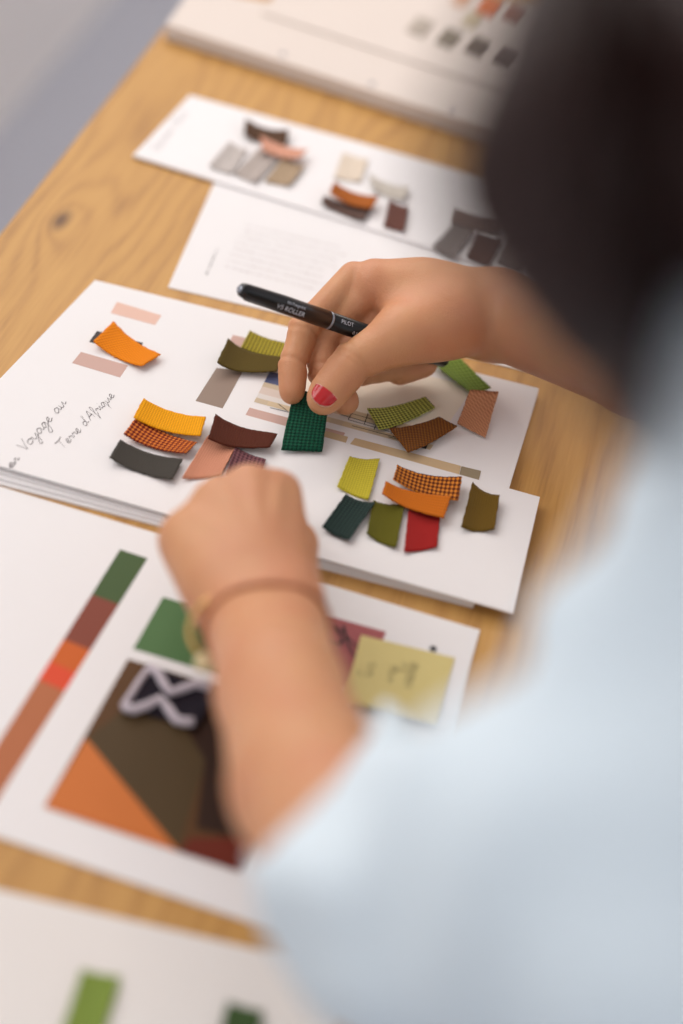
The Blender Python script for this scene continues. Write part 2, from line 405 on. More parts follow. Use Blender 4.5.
sw([(343,153),(368.5,160),(360,182),(334,178)], hc, fab('cream', (238,222,202)), 'cream swatch at the top of the middle cluster on narrow card', (.001,.001), group=G1)
sw([(324.7,196),(372,208.5),(363.4,221),(321,203)], hc, fab('mocha', (98,76,68)), 'dark mocha swatch beneath the rust orange one on the narrow card', (.003,.002), group=G1)
sw([(334,182),(379,197),(372,208.5),(329.7,193)], hc+.0030, fab('rust', (176,98,38)), 'rust orange swatch in the middle cluster on the narrow card', (.004,.003), group=G1)
sw([(368.5,174),(410.5,187.6),(405.5,199),(373.5,189.3)], hc, fab('sage', (214,206,194)), 'pale sage curled swatch above the chestnut one on the narrow card', (.003,.003), group=G1)
sw([(390,200),(409.5,207),(405,231),(383.6,226.4)], hc, fab('chestnut', (112,72,62)), 'chestnut brown upright swatch at right of the middle cluster on narrow card', (.001,.002), group=G1)
sw([(457,208),(509,219),(501,231),(453,222)], hc, fab('taupe', (130,112,104)), 'taupe swatch at the top of the right cluster on the narrow card', (.002,.002), group=G1)
sw([(456,223),(478,229),(456,256),(433,247)], hc, fab('grey', (130,122,118)), 'warm grey swatch, left of the right cluster on the narrow card', (.001,.002), group=G1)
sw([(480,232),(505,238),(491,264),(468,256)], hc, fab('cocoa', (96,72,64)), 'cocoa brown swatch beside the warm grey one on the narrow card', (.001,.002), group=G1)
sw([(512,238),(535,244),(524,268),(500,261)], hc, fab('stone', (150,140,134)), 'stone grey swatch, rightmost on the narrow card near the hair', (.001,.002), group=G1)

# ------------------------------------------------------------------ main sample pad (a) and the sheet on top of it (b)
HA = .0060; HB = .0075
a = sheet('sample_pad', [(95,280),(539,388),(475,601),(-66,447)], 0, HA, 'white landscape sample pad under the hands with printed interior picture and colour blocks', 'sample pad', PAPER, leaves=4, gap=.0003, low=(3, -66, 461))
P_pink = pr('pink', (240,200,182)); P_mauve = pr('mauve', (214,178,166)); P_slate = pr('slate', (70,66,66))
block(a, [(117,302),(161.5,315.5),(155,325),(110.6,313)], HA, P_pink)
block(a, [(97,331),(143,343),(137,354),(89,342)], HA, P_slate)
block(a, [(81,352),(128,365.5),(120,377.5),(72,363)], HA, P_mauve)
block(a, [(233,335),(262,342),(255,356),(226,349)], HA, P_mauve)
block(a, [(222,358),(248,366),(244,371),(219,364)], HA, pr('umber', (96,52,40)))
block(a, [(216.5,368),(243,371),(220.6,412),(193.5,404)], HA, pr('greige', (158,138,124)))
# the printed room picture: pale interior with dark furniture lines
picm = [plain('print_ivory_glow', (.84, .79, .67, 1), .6, spec=.2), pr('blue', (96,104,140)), pr('beige', (214,196,168)), pr('blush', (228,212,200)), pr('white', (236,230,224)), pr('sand', (222,202,168))]  # the ivory has the warm light under the palm painted into its colour
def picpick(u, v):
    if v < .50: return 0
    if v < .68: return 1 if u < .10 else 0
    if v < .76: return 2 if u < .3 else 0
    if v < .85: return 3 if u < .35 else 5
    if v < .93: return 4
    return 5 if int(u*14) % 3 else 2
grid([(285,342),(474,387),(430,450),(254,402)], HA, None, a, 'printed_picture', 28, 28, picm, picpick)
def line_on(par, pts, h, wid, mat=INK, name='printed_line'):
    mb = MB()
    for p0, p1 in pts:
        A_, B_ = T(*p0, h), T(*p1, h); n = (B_-A_).normalized(); n = Vector((-n.y, n.x, 0))*wid
        mb.add([(p.x+s.x, p.y+s.y, TZ+h+.00028) for p, s in ((A_, -n), (B_, -n), (B_, n), (A_, n))], [(0, 1, 2, 3)])
    return mb.build(name, mat, par)
line_on(a, [((270,408),(300,415)),((278,404),(287,411)),((290,411),(300,406)),((338,410),(388,424)),((341,415),(392,430)),((348,420),(404,436)),((352,426),(420,444)),
            ((368,414),(364,425)),((388,437),(425,447)),((396,426),(391,434)),((352,413),(348,420)),((378,420),(374,430)),((330,408),(352,414)),((412,441),(420,435))], HA, .00022)
block(a, [(410,437),(429,442),(426,449),(406,444)], HA+.0001, pr('charcoal', (58,52,52)))
block(a, [(249.5,407.7),(345,433),(340,443),(244,417.6)], HA+.0002, P_mauve)
block(a, [(326,431),(348,437),(343,450),(318,443)], HA+.0003, pr('wood_light', (214,188,150)))
block(a, [(355,438),(461,466),(458,478),(346,449)], HA+.0002, pr('wood_pale', (218,190,150)))
block(a, [(461.5,466.3),(481,471),(478,483),(458.5,478)], HA+.0002, pr('khaki', (160,146,120)))
b_ = sheet('paper_sheet', [(38,357),(540,497),(513,613),(-62,448)], HA+.0006, HB, 'white handwritten sheet with fabric swatches, lying on the lower half of the pad', 'paper', PAPER)
write(b_, 'Voyage au', (25,452), (67,403), HB, .0034, .00024, INKH)
write(b_, "Terre d'Afrique", (64,449), (115,396), HB, .0031, .00022, INKH)
write(b_, 'en', (11,469), (20,459), HB, .0026, .0003, INKH)

# swatches on the pad
G2 = 'fabric swatches on the sample pad'
h2 = HA+.0004
sw([(113.6,322),(161,355),(142,366.5),(93.4,341.8)], h2, fab('tangerine', (246,148,20), (214,112,14), .75, .75, 20, .5, .7), 'bright tangerine ribbed swatch lying alone between two printed pink bars', (.004,.003), group=G2)
sw([(249.6,331),(287,344),(281,358),(241,348)], h2, fab('moss_weave', (176,162,52), (112,100,36), .62, .62, 45, .3, .8), 'yellow moss woven swatch touching the index finger, behind the olive one', (.002,.001), group=G2)
sw([(228,339),(283,358),(277,372),(217,363)], h2+.0022, fab('olive_brown', (96,80,32)), 'dark olive brown curved swatch overlapping the moss woven one', (.006,.002), group=G2)
sw([(367,409),(425,397.5),(435,408),(379,430)], h2+.001, fab('lime_weave', (186,190,92), (88,92,40), .62, .62, 45, .35, .9), 'pale lime basket weave swatch right of the thumb on printed picture', (.003,.002), group=G2)
sw([(389,429),(439,417.6),(457,427),(408,453)], h2+.0035, fab('bronze', (142,88,34), (92,54,24), .8, .8, 20, .4, .8), 'bronze brown swatch in front of the lime basket weave one', (.002,.002), group=G2)
sw([(469,393),(499,390),(485,438.7),(457,423)], h2+.001, fab('peach', (206,150,112), (176,118,86), 1.3, .25, 60, .5, .6), 'peach tan swatch with one end standing up near the pad\'s right edge', (.0, .0), (.010,.014,0,.001), group=G2)
sw([(432,364),(455,352),(491,387),(470,394)], h2+.0012, fab('fern', (134,160,72), (98,124,52), .5, .5, 30, .5, .7), 'fern green swatch curling out beneath the wrist', (.001,.001), (0,.002,.002,0), group=G2)

# swatches on the handwritten sheet
G3 = 'fabric swatches on the handwritten sheet'
hb = HB+.0002
sw([(120,440),(183,459.5),(173,480),(109.5,458)], hb, fab('charcoal', (74,70,64)), 'charcoal grey swatch below the orange checked one', (.004,.003), group=G3)
sw([(137.5,416.5),(197.4,443),(186,454),(123.6,434.5)], hb+.0012, fab('check_orange', (214,122,50), (110,30,22), .56, .56, 45, .3, .5, thr=-.1), 'orange and maroon checked swatch between yellow and charcoal ones', (.004,.003), group=G3)
sw([(143.5,399),(206,417.8),(200.7,436.5),(133.4,418)], hb+.0030, fab('saffron', (246,168,18)), 'saffron yellow swatch at the top of the left trio', (.004,.003), group=G3)
sw([(208,436),(237,446),(221,475),(182,478.5)], hb, fab('dusty_pink', (214,152,122), (196,130,104), 1.1, 1.1, 45), 'dusty pink swatch below the maroon brown one', (.002,.001), group=G3)
sw([(235.7,447),(266,460),(258,482),(225,475)], hb, fab('plum_check', (128,84,88), (78,44,52), .6, .6, 45, .4), 'plum checked swatch partly hidden by the left hand', (.002,.001), group=G3)
sw([(215.4,414.5),(277.5,434.5),(269.7,448),(208,438.7)], hb+.0028, fab('maroon', (90,42,26)), 'maroon brown curved swatch above the dusty pink one', (.005,.002), group=G3)
sw([(349.5,457),(379.7,459),(368.6,500),(337,487)], hb, fab('lime', (204,190,60)), 'plain lime yellow swatch right of the held green one', (.0015,.0015), group=G3)
sw([(345.7,495),(375,503),(349.5,540),(322,527)], hb+.0008, fab('pine_check', (44,64,58), (26,38,38), .7, .7, 45, .4), 'dark pine green checked swatch below the lime yellow one', (.002,.002), group=G3)
sw([(373,501),(405,504.4),(396.4,548),(366.5,533.7)], hb, fab('olive', (100,96,24)), 'olive green swatch between pine green and red ones', (.002,.002), group=G3)
sw([(409,507),(440,517),(437,547),(403.7,552)], hb, fab('red', (168,36,34)), 'crimson red swatch beneath the plain orange one', (.0015,.0015), group=G3)
sw([(385.5,482),(451,497),(444,518.5),(382,494)], hb+.0034, fab('amber', (206,112,26)), 'plain amber orange swatch lying over the crimson one', (.004,.002), group=G3)
sw([(397,465.5),(462,477.5),(458,501),(393,480)], hb+.0030, fab('check_mustard', (208,128,44), (98,44,22), .60, .60, 45, .3, .5, thr=-.1), 'mustard and brown checked swatch above the plain orange one', (.004,.003), group=G3)
sw([(472,483),(500,495),(494.5,529),(461,527)], hb, fab('umber_olive', (110,84,26)), 'brown olive upright swatch, rightmost on the handwritten sheet', (.003,.003), (.002,.003,0,0), group=G3)

# ------------------------------------------------------------------ printed layout sheet (d) under the left arm
HD = .0010
d = sheet('mood_board', [(-95,458),(480,630),(386,968),(-235,757)], 0, HD, 'large white printed sheet with a colour strip and abstract picture under the left arm', 'mood board', PAPER)
SP = lambda x0, y0, x1, y1, t: (x0+(x1-x0)*t, y0+(y1-y0)*t)
L0, L1 = (120,549.5), (-54,826); R0, R1 = (147.5,558.5), (-28,841)
ts = [0, .163, .325, .405, .47, 1.0]
for k, (n, c) in enumerate([('green', (76,98,58)), ('brick', (140,74,58)), ('orange', (214,104,42)), ('vermilion', (232,84,52)), ('terracotta', (190,116,78))]):
    block(d, [SP(*L0, *L1, ts[k]), SP(*R0, *R1, ts[k]), SP(*R0, *R1, ts[k+1]), SP(*L0, *L1, ts[k+1])], HD, pr(n, c), 'printed_colour_strip')
block(d, [(163,597),(268,628),(236,680),(133,649)], HD, pr('leaf', (88,124,76)))
Q = [(128,659),(318,716),(240,872),(44,807)]
block(d, Q, HD, pr('bark', (98,66,36)), 'printed_picture')
block(d, [(86,738),(150,690),(225,715),(200,780),(178,851)], HD+.0002, pr('drab', (84,66,40)), 'printed_picture_shape')
block(d, [(150,668),(318,716),(255,842),(196,828),(205,760)], HD+.0003, pr('espresso', (52,32,22)), 'printed_picture_shape')
block(d, [(86,738),(179,852),(44,807)], HD+.0004, pr('pumpkin', (216,124,62)), 'printed_picture_triangle')
block(d, [(190,838),(252,838),(240,872),(179,852)], HD+.0004, pr('oxblood', (112,42,26)), 'printed_picture_shape')
block(d, [(300,608),(386,632),(364,692),(280,665)], HD, pr('rose', (176,98,100)), 'printed_block')
write(d, 'Vy', (330,668), (348,630), HD+.0003, .008, .0009, INK, 'printed_lettering')
q = T(433, 649, HD); MB().add([(q.x+.002*math.cos(k*.5236), q.y+.002*math.sin(k*.5236), TZ+HD+.0003) for k in range(12)], [list(range(12))]).build('printed_dot', INK, d)
z = swatch('patterned_swatch', [(147,664),(219,690),(196,728),(120,706)], HD+.0012, fab('navy_black', (38,32,42)), 'black swatch with thick pale zigzag lines on the printed picture', (.001,.001), thick=.0006)
zm = fab('zigzag', (206,196,204))
def zig(par, pts, h, wid):
    pp = [T(x, y, h) for x, y in pts]; mb = MB()
    mb.tube([Vector((p.x, p.y, TZ+h)) for p in pp], wid, 6)
    o = mb.build('zigzag_braid', zm, None, True)
    c = Vector(par.location); o.parent = par; o.matrix_parent_inverse = Matrix.Translation(-c); return o
zig(z, [(149,668),(158,673),(164,684),(170,693),(182,689),(196,684),(210,688)], HD+.0034, .0027)
zig(z, [(123,706),(133,710),(146,706),(160,699),(168,708),(176,720),(184,722),(194,722)], HD+.0034, .0027)
zig(z, [(149,668),(139,682),(130,696),(123,706)], HD+.0030, .0019)
pn = empty('sticky_note', T(403, 680, HD+.0008), 'pale yellow sticky note with faint handwriting at the mood board\'s right side', 'sticky note')
def note():
    q = [T(x, y, HD+.0005) for x, y in [(361,635),(455,658),(434,727),(343,704)]]; v = []; f = []; n = 10
    for j in range(n+1):
        for i in range(n+1):
            s, t = i/n, j/n; p = (q[0]*(1-s)+q[1]*s)*(1-t)+(q[3]*(1-s)+q[2]*s)*t
            v.append((p.x, p.y, TZ+HD+.0006+.003*t**2.5))
    m = len(v); v += [(x, y, zz-.0001) for x, y, zz in v]
    for j in range(n):
        for i in range(n):
            k = j*(n+1)+i; f += [(k+n+1, k+n+2, k+1, k), (m+k, m+k+1, m+k+n+2, m+k+n+1)]
    return mesh('note_paper', v, f, pr('sticky_yellow', (226,210,142)), pn, True)
note()
NI = pr('pencil', (150,142,104))
write(pn, 'fleurs', (384,702), (398,668), HD+.0012, .0034, .0003, NI)
write(pn, 'de sable', (402,714), (418,664), HD+.0012, .0034, .0003, NI)
write(pn, 'lin', (368,686), (376,664), HD+.0012, .0034, .0003, NI)

# ------------------------------------------------------------------ nearest sheet (e)
HE = .0012
e = sheet('paper_sheet', [(-110,864),(345,970),(300,1180),(-190,1060)], 0, HE, 'cream white sheet with two green samples at the near end of the table', 'paper', PAPER2)
sw([(82,970),(120.5,977),(100,1050),(58,1042)], HE+.0002, fab('grass', (138,158,74), (112,134,60), .6, .6, 0, .5), 'grass green swatch on the nearest cream sheet', (.001,.001), group='swatches on the nearest sheet')
sw([(228,1002),(264,1012),(248,1076),(210,1066)], HE+.0002, fab('bottle', (70,94,54)), 'bottle green swatch on the nearest cream sheet beside the shirt', (.001,.001), group='swatches on the nearest sheet')

# held swatch: pinched at the top, its lower edge just over the paper
HELD = swatch('fabric_swatch', [(294,390),(330,397),(322,452),(281,450.5)], 0, fab('emerald', (24,86,62), (12,56,42), .66, .66, 45, .45, 1.0),
              'emerald green woven swatch pinched upright between thumb and index finger', (.0, .0), (.021,.021,HB+.002,HB+.002), thick=.0008, held=True)

# ------------------------------------------------------------------ signed distance modelling for the figure
def cone(a, b, r1, r2, k=None, sc=None): return ('c', np.array(a, float), np.array(b, float), r1, r2, k)
def ell(c, r, R=None, k=None): return ('e', np.array(c, float), np.array(r, float), R, k)
def d_cone(p, a, b, r1, r2):
    ba = b-a; l2 = float(ba@ba); rr = r1-r2; a2 = l2-rr*rr
    if a2 <= 1e-12: 
        c, r = (a, r1) if r1 > r2 else (b, r2); return np.sqrt(((p-c)**2).sum(-1))-r
    il2 = 1/l2; pa = p-a; y = pa@ba; z = y-l2
    x2 = ((pa*l2-y[..., None]*ba)**2).sum(-1); y2 = y*y*l2; z2 = z*z*l2
    k = np.sign(rr)*rr*rr*x2
    d = (np.sqrt(x2*a2*il2)+y*rr)*il2-r1
    m1 = np.sign(z)*a2*z2 > k; m2 = np.sign(y)*a2*y2 < k
    d = np.where(m2, np.sqrt(x2+y2)*il2-r1, d)
    return np.where(m1, np.sqrt(x2+z2)*il2-r2, d)
def d_ell(p, c, r, R):
    q = p-c
    if R is not None: q = q@R
    k0 = np.sqrt(((q/r)**2).sum(-1)); k1 = np.sqrt(((q/(r*r))**2).sum(-1))
    return k0*(k0-1)/np.maximum(k1, 1e-9)
def smin(a, b, k):
    h = np.maximum(k-np.abs(a-b), 0)/k
    return np.minimum(a, b)-h*h*k*.25
def sdf(prims, k0, post=None):
    def fn(p):
        d = None
        for q in prims:
            if q[0] == 'c': x = d_cone(p, *q[1:5]); k = q[5]
            else: x = d_ell(p, q[1], q[2], q[3]); k = q[4]
            k = k or k0
            if k < 0:      # carve away
                d = -smin(-d, x, -k); continue
            d = x if d is None else smin(d, x, k)
        if post: d = post(p, d)
        return d
    return fn
def surface(fn, lo, hi, h, extra=.02):
    """mesh the zero level of fn on a grid of step h (surface nets), only evaluating blocks near the surface"""
    lo = np.array(lo, float); n = np.ceil((np.array(hi)-lo)/h/8).astype(int)*8
    D = np.empty(n, np.float32); B = 8
    nb = n//B
    ctr = np.stack(np.meshgrid(*[lo[i]+h*(np.arange(nb[i])*B+(B-1)/2) for i in range(3)], indexing='ij'), -1)
    dc = fn(ctr.reshape(-1, 3)).reshape(nb)
    rad = h*B*.88+extra*.25
    g = np.stack(np.meshgrid(*[np.arange(B)*h]*3, indexing='ij'), -1).reshape(-1, 3)
    D[:] = np.repeat(np.repeat(np.repeat(np.where(dc > 0, 1., -1.), B, 0), B, 1), B, 2)
    idx = np.argwhere(np.abs(dc) < rad)
    for c0 in range(0, len(idx), 400):
        ch = idx[c0:c0+400]
        pts = (lo+ch*B*h)[:, None, :]+g[None]
        v = fn(pts.reshape(-1, 3)).reshape(len(ch), B, B, B)
        for q, (i, j, k) in enumerate(ch): D[i*B:i*B+B, j*B:j*B+B, k*B:k*B+B] = v[q]
    inside = D < 0
    corner = [(a, b, c) for a in (0, 1) for b in (0, 1) for c in (0, 1)]
    s = tuple(x-1 for x in n)
    cnt = np.zeros(s, np.int8)
    for a, b, c in corner: cnt += inside[a:a+s[0], b:b+s[1], c:c+s[2]]
    cells = np.argwhere((cnt > 0) & (cnt < 8))
    vid = np.full(s, -1, np.int32); vid[tuple(cells.T)] = np.arange(len(cells))
    acc = np.zeros((len(cells), 3)); num = np.zeros(len(cells))
    vals = {o: D[cells[:, 0]+o[0], cells[:, 1]+o[1], cells[:, 2]+o[2]] for o in corner}
    for o in corner:
        for ax in range(3):
            if o[ax]: continue
            o2 = list(o); o2[ax] = 1; o2 = tuple(o2)
            v1, v2 = vals[o], vals[o2]; m = (v1 < 0) != (v2 < 0)
            t = v1[m]/(v1[m]-v2[m]); q = np.tile(np.array(o, float), (m.sum(), 1)); q[:, ax] = t
            acc[m] += q; num[m] += 1
    V = lo+h*(cells+acc/num[:, None])
    Fs = []
    for ax in range(3):
        u, w_ = (ax+1) % 3, (ax+2) % 3
        sl1 = [slice(1, None)]*3; sl2 = [slice(1, None)]*3
        sl1 = [slice(1, x) for x in s]; sl1[ax] = slice(0, s[ax]); sl2 = list(sl1); sl2[ax] = slice(1, s[ax]+1)
        A_ = inside[tuple(sl1)]; B_ = inside[tuple(sl2)]
        for flag, rev in ((A_ & ~B_, False), (~A_ & B_, True)):
            e = np.argwhere(flag)
            if not len(e): continue
            off = np.ones(3, int); off[ax] = 0; e = e+off
            du = np.zeros(3, int); du[u] = 1; dw = np.zeros(3, int); dw[w_] = 1
            q = [vid[tuple((e-x).T)] for x in (du*0, du, du+dw, dw)]
            q = np.stack(q if not rev else q[::-1], 1); Fs.append(q[(q >= 0).all(1)])
    return V, np.concatenate(Fs)
def vm(name, parts, mat, parent, mats=None, fmat=None):
    vs = np.concatenate([p[0] for p in parts]); off = 0; fs = []
    for v, f in parts: fs.append(f+off); off += len(v)
    fs = np.concatenate(fs)
    me = bpy.data.meshes.new(name); me.vertices.add(len(vs)); me.vertices.foreach_set('co', vs.astype(np.float32).ravel())
    me.loops.add(len(fs)*4); me.loops.foreach_set('vertex_index', fs.astype(np.int32).ravel())
    me.polygons.add(len(fs)); me.polygons.foreach_set('loop_start', np.arange(0, len(fs)*4, 4, dtype=np.int32))
    me.polygons.foreach_set('use_smooth', np.ones(len(fs), bool)); me.update(calc_edges=True); me.validate()
    for m in (mats or [mat]): me.materials.append(m)
    if fmat is not None: me.polygons.foreach_set('material_index', fmat)
    o = bpy.data.objects.new(name, me); COL.objects.link(o)
    o.parent = parent; o.matrix_parent_inverse = Matrix.Translation(-Vector(parent.location)); return o
A3 = lambda v: np.array(v, float)
def lp(a, b, t): return A3(a)*(1-t)+A3(b)*t
def W(x, y, z): return np.array([x, y, z+TZ])

person = empty('person', (.45, .36, 0), 'person leaning over the table in a pale blue shirt, holding a pen and green swatch', 'person')

# ---- right hand (far one, holding pen and swatch)
r_wr = A3(T(497,308,.058)); r_wr2 = A3(T(492,322,.048))
imc, ipi, idi, iti = [A3(T(*q)) for q in ((354,278,.066),(304,329,.045),(293,364,.033),(292,393,.0235))]
mmc, mpi, mdi, mti = [A3(T(*q)) for q in ((374,286,.066),(323,337,.037),(323,371,.027),(346,402,.0185))]
rmc, rpi, rdi, rti = [A3(T(*q)) for q in ((396,294,.062),(352,344,.036),(362,372,.022),(395,368,.020))]
pmc, ppi, pdi, pti = [A3(T(*q)) for q in ((420,302,.056),(390,354,.026),(400,370,.0185),(426,364,.020))]
tcm, tmc, tip_, tti = [A3(T(*q)) for q in ((458,320,.060),(402,335,.060),(352,363,.046),(323,399,.034))]
R = [cone(r_wr, lp(imc, r_wr, .15), .0195, .0125), cone(r_wr, mmc, .0195, .012), cone(r_wr2, rmc, .019, .012), cone(r_wr2, pmc, .018, .0115),
     cone(lp(r_wr, imc, .5), lp(tcm, tmc, .6), .014, .014, .02), cone(lp(r_wr2, pmc, .3), lp(r_wr2, pmc, .85), .019, .014, .012),
     cone(tcm, tmc, .0200, .0160, .016), cone(lp(tcm, tmc, .2), lp(pmc, r_wr, .4), .015, .014, .014)]
def finger(m, a, b, t, r, kk=.004, mk=.010):
    return [cone(m, a, r*1.12, r*1.0, mk), cone(a, b, r*.98, r*.90, kk), cone(b, t, r*.88, r*.76, kk), cone(lp(b, t, .45), lp(b, t, .8), r*.84, r*.78, kk)]
RF = finger(imc, ipi, idi, iti, .0088) + finger(mmc, mpi, mdi, mti, .0100) + finger(rmc, rpi, rdi, rti, .0084) + finger(pmc, ppi, pdi, pti, .0092)
RT = [cone(tmc, tip_, .0155, .0118, .012), cone(tip_, tti, .0116, .0092, .004), cone(lp(tip_, tti, .35), lp(tip_, tti, .8), .0114, .0106, .004)]
r_el = A3(P(860,445,.82))
RA = [cone(r_wr, lp(r_wr, r_el, .45), .0215, .029), cone(r_wr2, lp(r_wr, r_el, .45), .0205, .028), cone(lp(r_wr, r_el, .45), r_el, .030, .036)]
def creases(rings):
    def post(p, d):
        for c, ax, dep, wd, rad in rings:
            q = p-c; y = q@ax; rr = (q*q).sum(-1)
            d = d + dep*np.exp(-(y/wd)**2)*(rr < rad*rad)
        return d
    return post
def ring(a, b, t, dep=.0010, wd=.0015, rad=.015):
    ax = A3(b)-A3(a); ax /= np.linalg.norm(ax); return (lp(a, b, t), ax, dep, wd, rad)
rr_ = [ring(imc, ipi, .98), ring(ipi, idi, .97, .0010), ring(ipi, idi, 0.12, .0006), ring(mpi, mdi, .05), ring(mpi, mdi, .95), ring(tip_, tti, .02, .0008, .0013), ring(tip_, tti, .14, .0006, .0012), ring(tmc, tip_, .90, .0006, .0013)]
# finger groups are kept apart from each other: union with tiny blend between fingers, larger with the palm
def hand_fn(palm, fingers, thumb, arm, post):
    pp = sdf(palm, .012); fa_ = sdf(arm, .006); fp = lambda p: smin(pp(p), fa_(p), .010); fns = [sdf(f, .004) for f in fingers]; ft = sdf(thumb, .006)
    def fn(p):
        d = fp(p)
        for f in fns:
            d = smin(d, f(p), .0022)
        d = smin(d, ft(p), .007)
        return post(p, d) if post else d
    return fn
rfn = hand_fn(R, [RF[i*4:i*4+4] for i in range(4)], RT, RA, creases(rr_))
pts = np.array([r_wr, imc, ipi, iti, pti, tti, r_el, pmc, mti])
rh = surface(rfn, pts.min(0)-.03, np.maximum(pts.max(0), r_el)+.04, .0013)

# ---- left hand (near one, seen from the back)
l_wr = A3(T(263,606,.080)); l_wa = A3(T(244,612,.079)); l_wb = A3(T(281,604,.077))
limc, lmmc, lrmc, lpmc = [A3(T(*q)) for q in ((278,494,.080),(249,488,.088),(215,503,.086),(187,537,.076))]
LP = [cone(l_wb, limc, .0175, .0120), cone(l_wr, lmmc, .0175, .0118), cone(l_wr, lrmc, .0175, .0118), cone(l_wa, lpmc, .0175, .0112),
      cone(lp(l_wa, lpmc, .35), lp(l_wa, lpmc, .9), .018, .0130, .014)]
LF = [finger(m, A3(T(*a)), A3(T(*b)), A3(T(*c)), r) for m, a, b, c, r in (
    (limc, (275,488,.046), (268,496,.028), (262,502,.0155), .0088), (lmmc, (248,483,.050), (250,492,.030), (250,500,.0155), .0090),
    (lrmc, (219,494,.050), (228,508,.030), (234,514,.0155), .0086), (lpmc, (195,528,.048), (208,534,.030), (218,532,.0155), .0078))]
lt = [A3(T(*q)) for q in ((285,580,.066),(292,545,.050),(286,525,.032),(272,512,.014))]
LT = [cone(lt[0], lt[1], .017, .0125, .014), cone(lt[1], lt[2], .0120, .0098, .005), cone(lt[2], lt[3], .0096, .0078, .005)]
l_f1 = A3(P(281,692,.705)); l_f2 = A3(P(308,785,.64)); l_el = A3(P(378,897,.562))
LA = [cone(l_wa, l_f1, .0185, .0255), cone(l_wb, l_f1, .0185, .0265), cone(l_f1, l_f2, .0262, .0295), cone(l_f2, l_el, .0295, .0325)]
def tendons(p, d):
    for m in (limc, lmmc, lrmc, lpmc):
        a_, b__ = lp(l_wr, m, .35), m; ba = b__-a_; t = np.clip(((p-a_)@ba)/(ba@ba), 0, 1)
        q = p-(a_+t[..., None]*ba); up = A3((0, 0, 1)); qq = q-(q@up)[..., None]*up
        d = d-.0011*np.exp(-((qq*qq).sum(-1))/.0035**2)*np.sin(np.pi*np.clip(t, .05, 1)*.85)
    return d
lfn = hand_fn(LP, LF, LT, LA, tendons)
pts = np.array([l_wr, limc, lpmc, lt[3], l_el, l_f2, LF[0][3][2], LF[3][3][2]])
lh = surface(lfn, pts.min(0)-.04, pts.max(0)+.045, .0016)

# ---- torso, neck, head (skin)
LS, RS = A3(P(850,850,.335)), W(.215, .52, .365); NB = W(.13, .34, .425); TPZ = A3(P(932,478,.315))
HC = W(.060, .366, .502)
fd = A3((-.30, .55, -.60)); fd /= np.linalg.norm(fd)                      # where the face looks
upv = A3((-.62, .05, .60)); upv -= fd*(upv@fd); upv /= np.linalg.norm(upv)   # crown direction
sdv = np.cross(upv, fd)
HR = np.stack([sdv, fd, upv], 1)
def hp(x, y, z): return HC + HR@A3((x, y, z))
HD_ = [ell(HC, (.073, .090, .088), HR), ell(hp(0, .030, -.058), (.052, .052, .058), HR, .04), ell(hp(0, .052, -.098), (.026, .024, .018), HR, .03),
       cone(hp(0, .088, -.008), hp(0, .108, -.040), .0075, .0115, .014), ell(hp(.013, .094, -.044), (.009, .010, .008), HR, .008), ell(hp(-.013, .094, -.044), (.009, .010, .008), HR, .008),
       ell(hp(.034, .070, -.030), (.020, .014, .016), HR, .02), ell(hp(-.034, .070, -.030), (.020, .014, .016), HR, .02),
       ell(hp(.032, .090, .003), (.016, .009, .009), HR, -.010), ell(hp(-.032, .090, .003), (.016, .009, .009), HR, -.010),
       ell(hp(.032, .076, .003), (.0125, .0125, .0125), HR, .002), ell(hp(-.032, .076, .003), (.0125, .0125, .0125), HR, .002),
       ell(hp(0, .083, -.066), (.022, .011, .0055), HR, .004), ell(hp(0, .081, -.075), (.018, .011, .006), HR, .004),
       ell(hp(.074, -.005, -.020), (.007, .017, .030), HR, .006), ell(hp(-.074, -.005, -.020), (.007, .017, .030), HR, .006)]
pel = W(.50, .31, .12)
BD = HD_ + [cone(hp(0, -.020, -.055), NB, .050, .055, .03), cone(NB, lp(NB, LS, .8), .05, .045, .04), cone(NB, lp(NB, RS, .8), .05, .045, .04),
            cone(lp(LS, RS, .3), lp(pel, lp(LS, RS, .3), .25), .085, .085, .05), cone(lp(LS, RS, .7), lp(pel, lp(LS, RS, .7), .25), .085, .085, .05)]
bfn = sdf(BD, .02)
pts = np.array([HC, LS, RS, pel])
bh = surface(bfn, pts.min(0)-.14, pts.max(0)+.14, .0035)
ua = surface(sdf([cone(LS, l_el, .040, .0325), cone(RS, r_el, .042, .035)], .01), np.minimum(LS, l_el).clip(-9, 9)-A3((.06, .1, .06)), np.maximum(RS, r_el)+.06, .005)
vm('body', [rh, lh, bh, ua], SKIN, person)

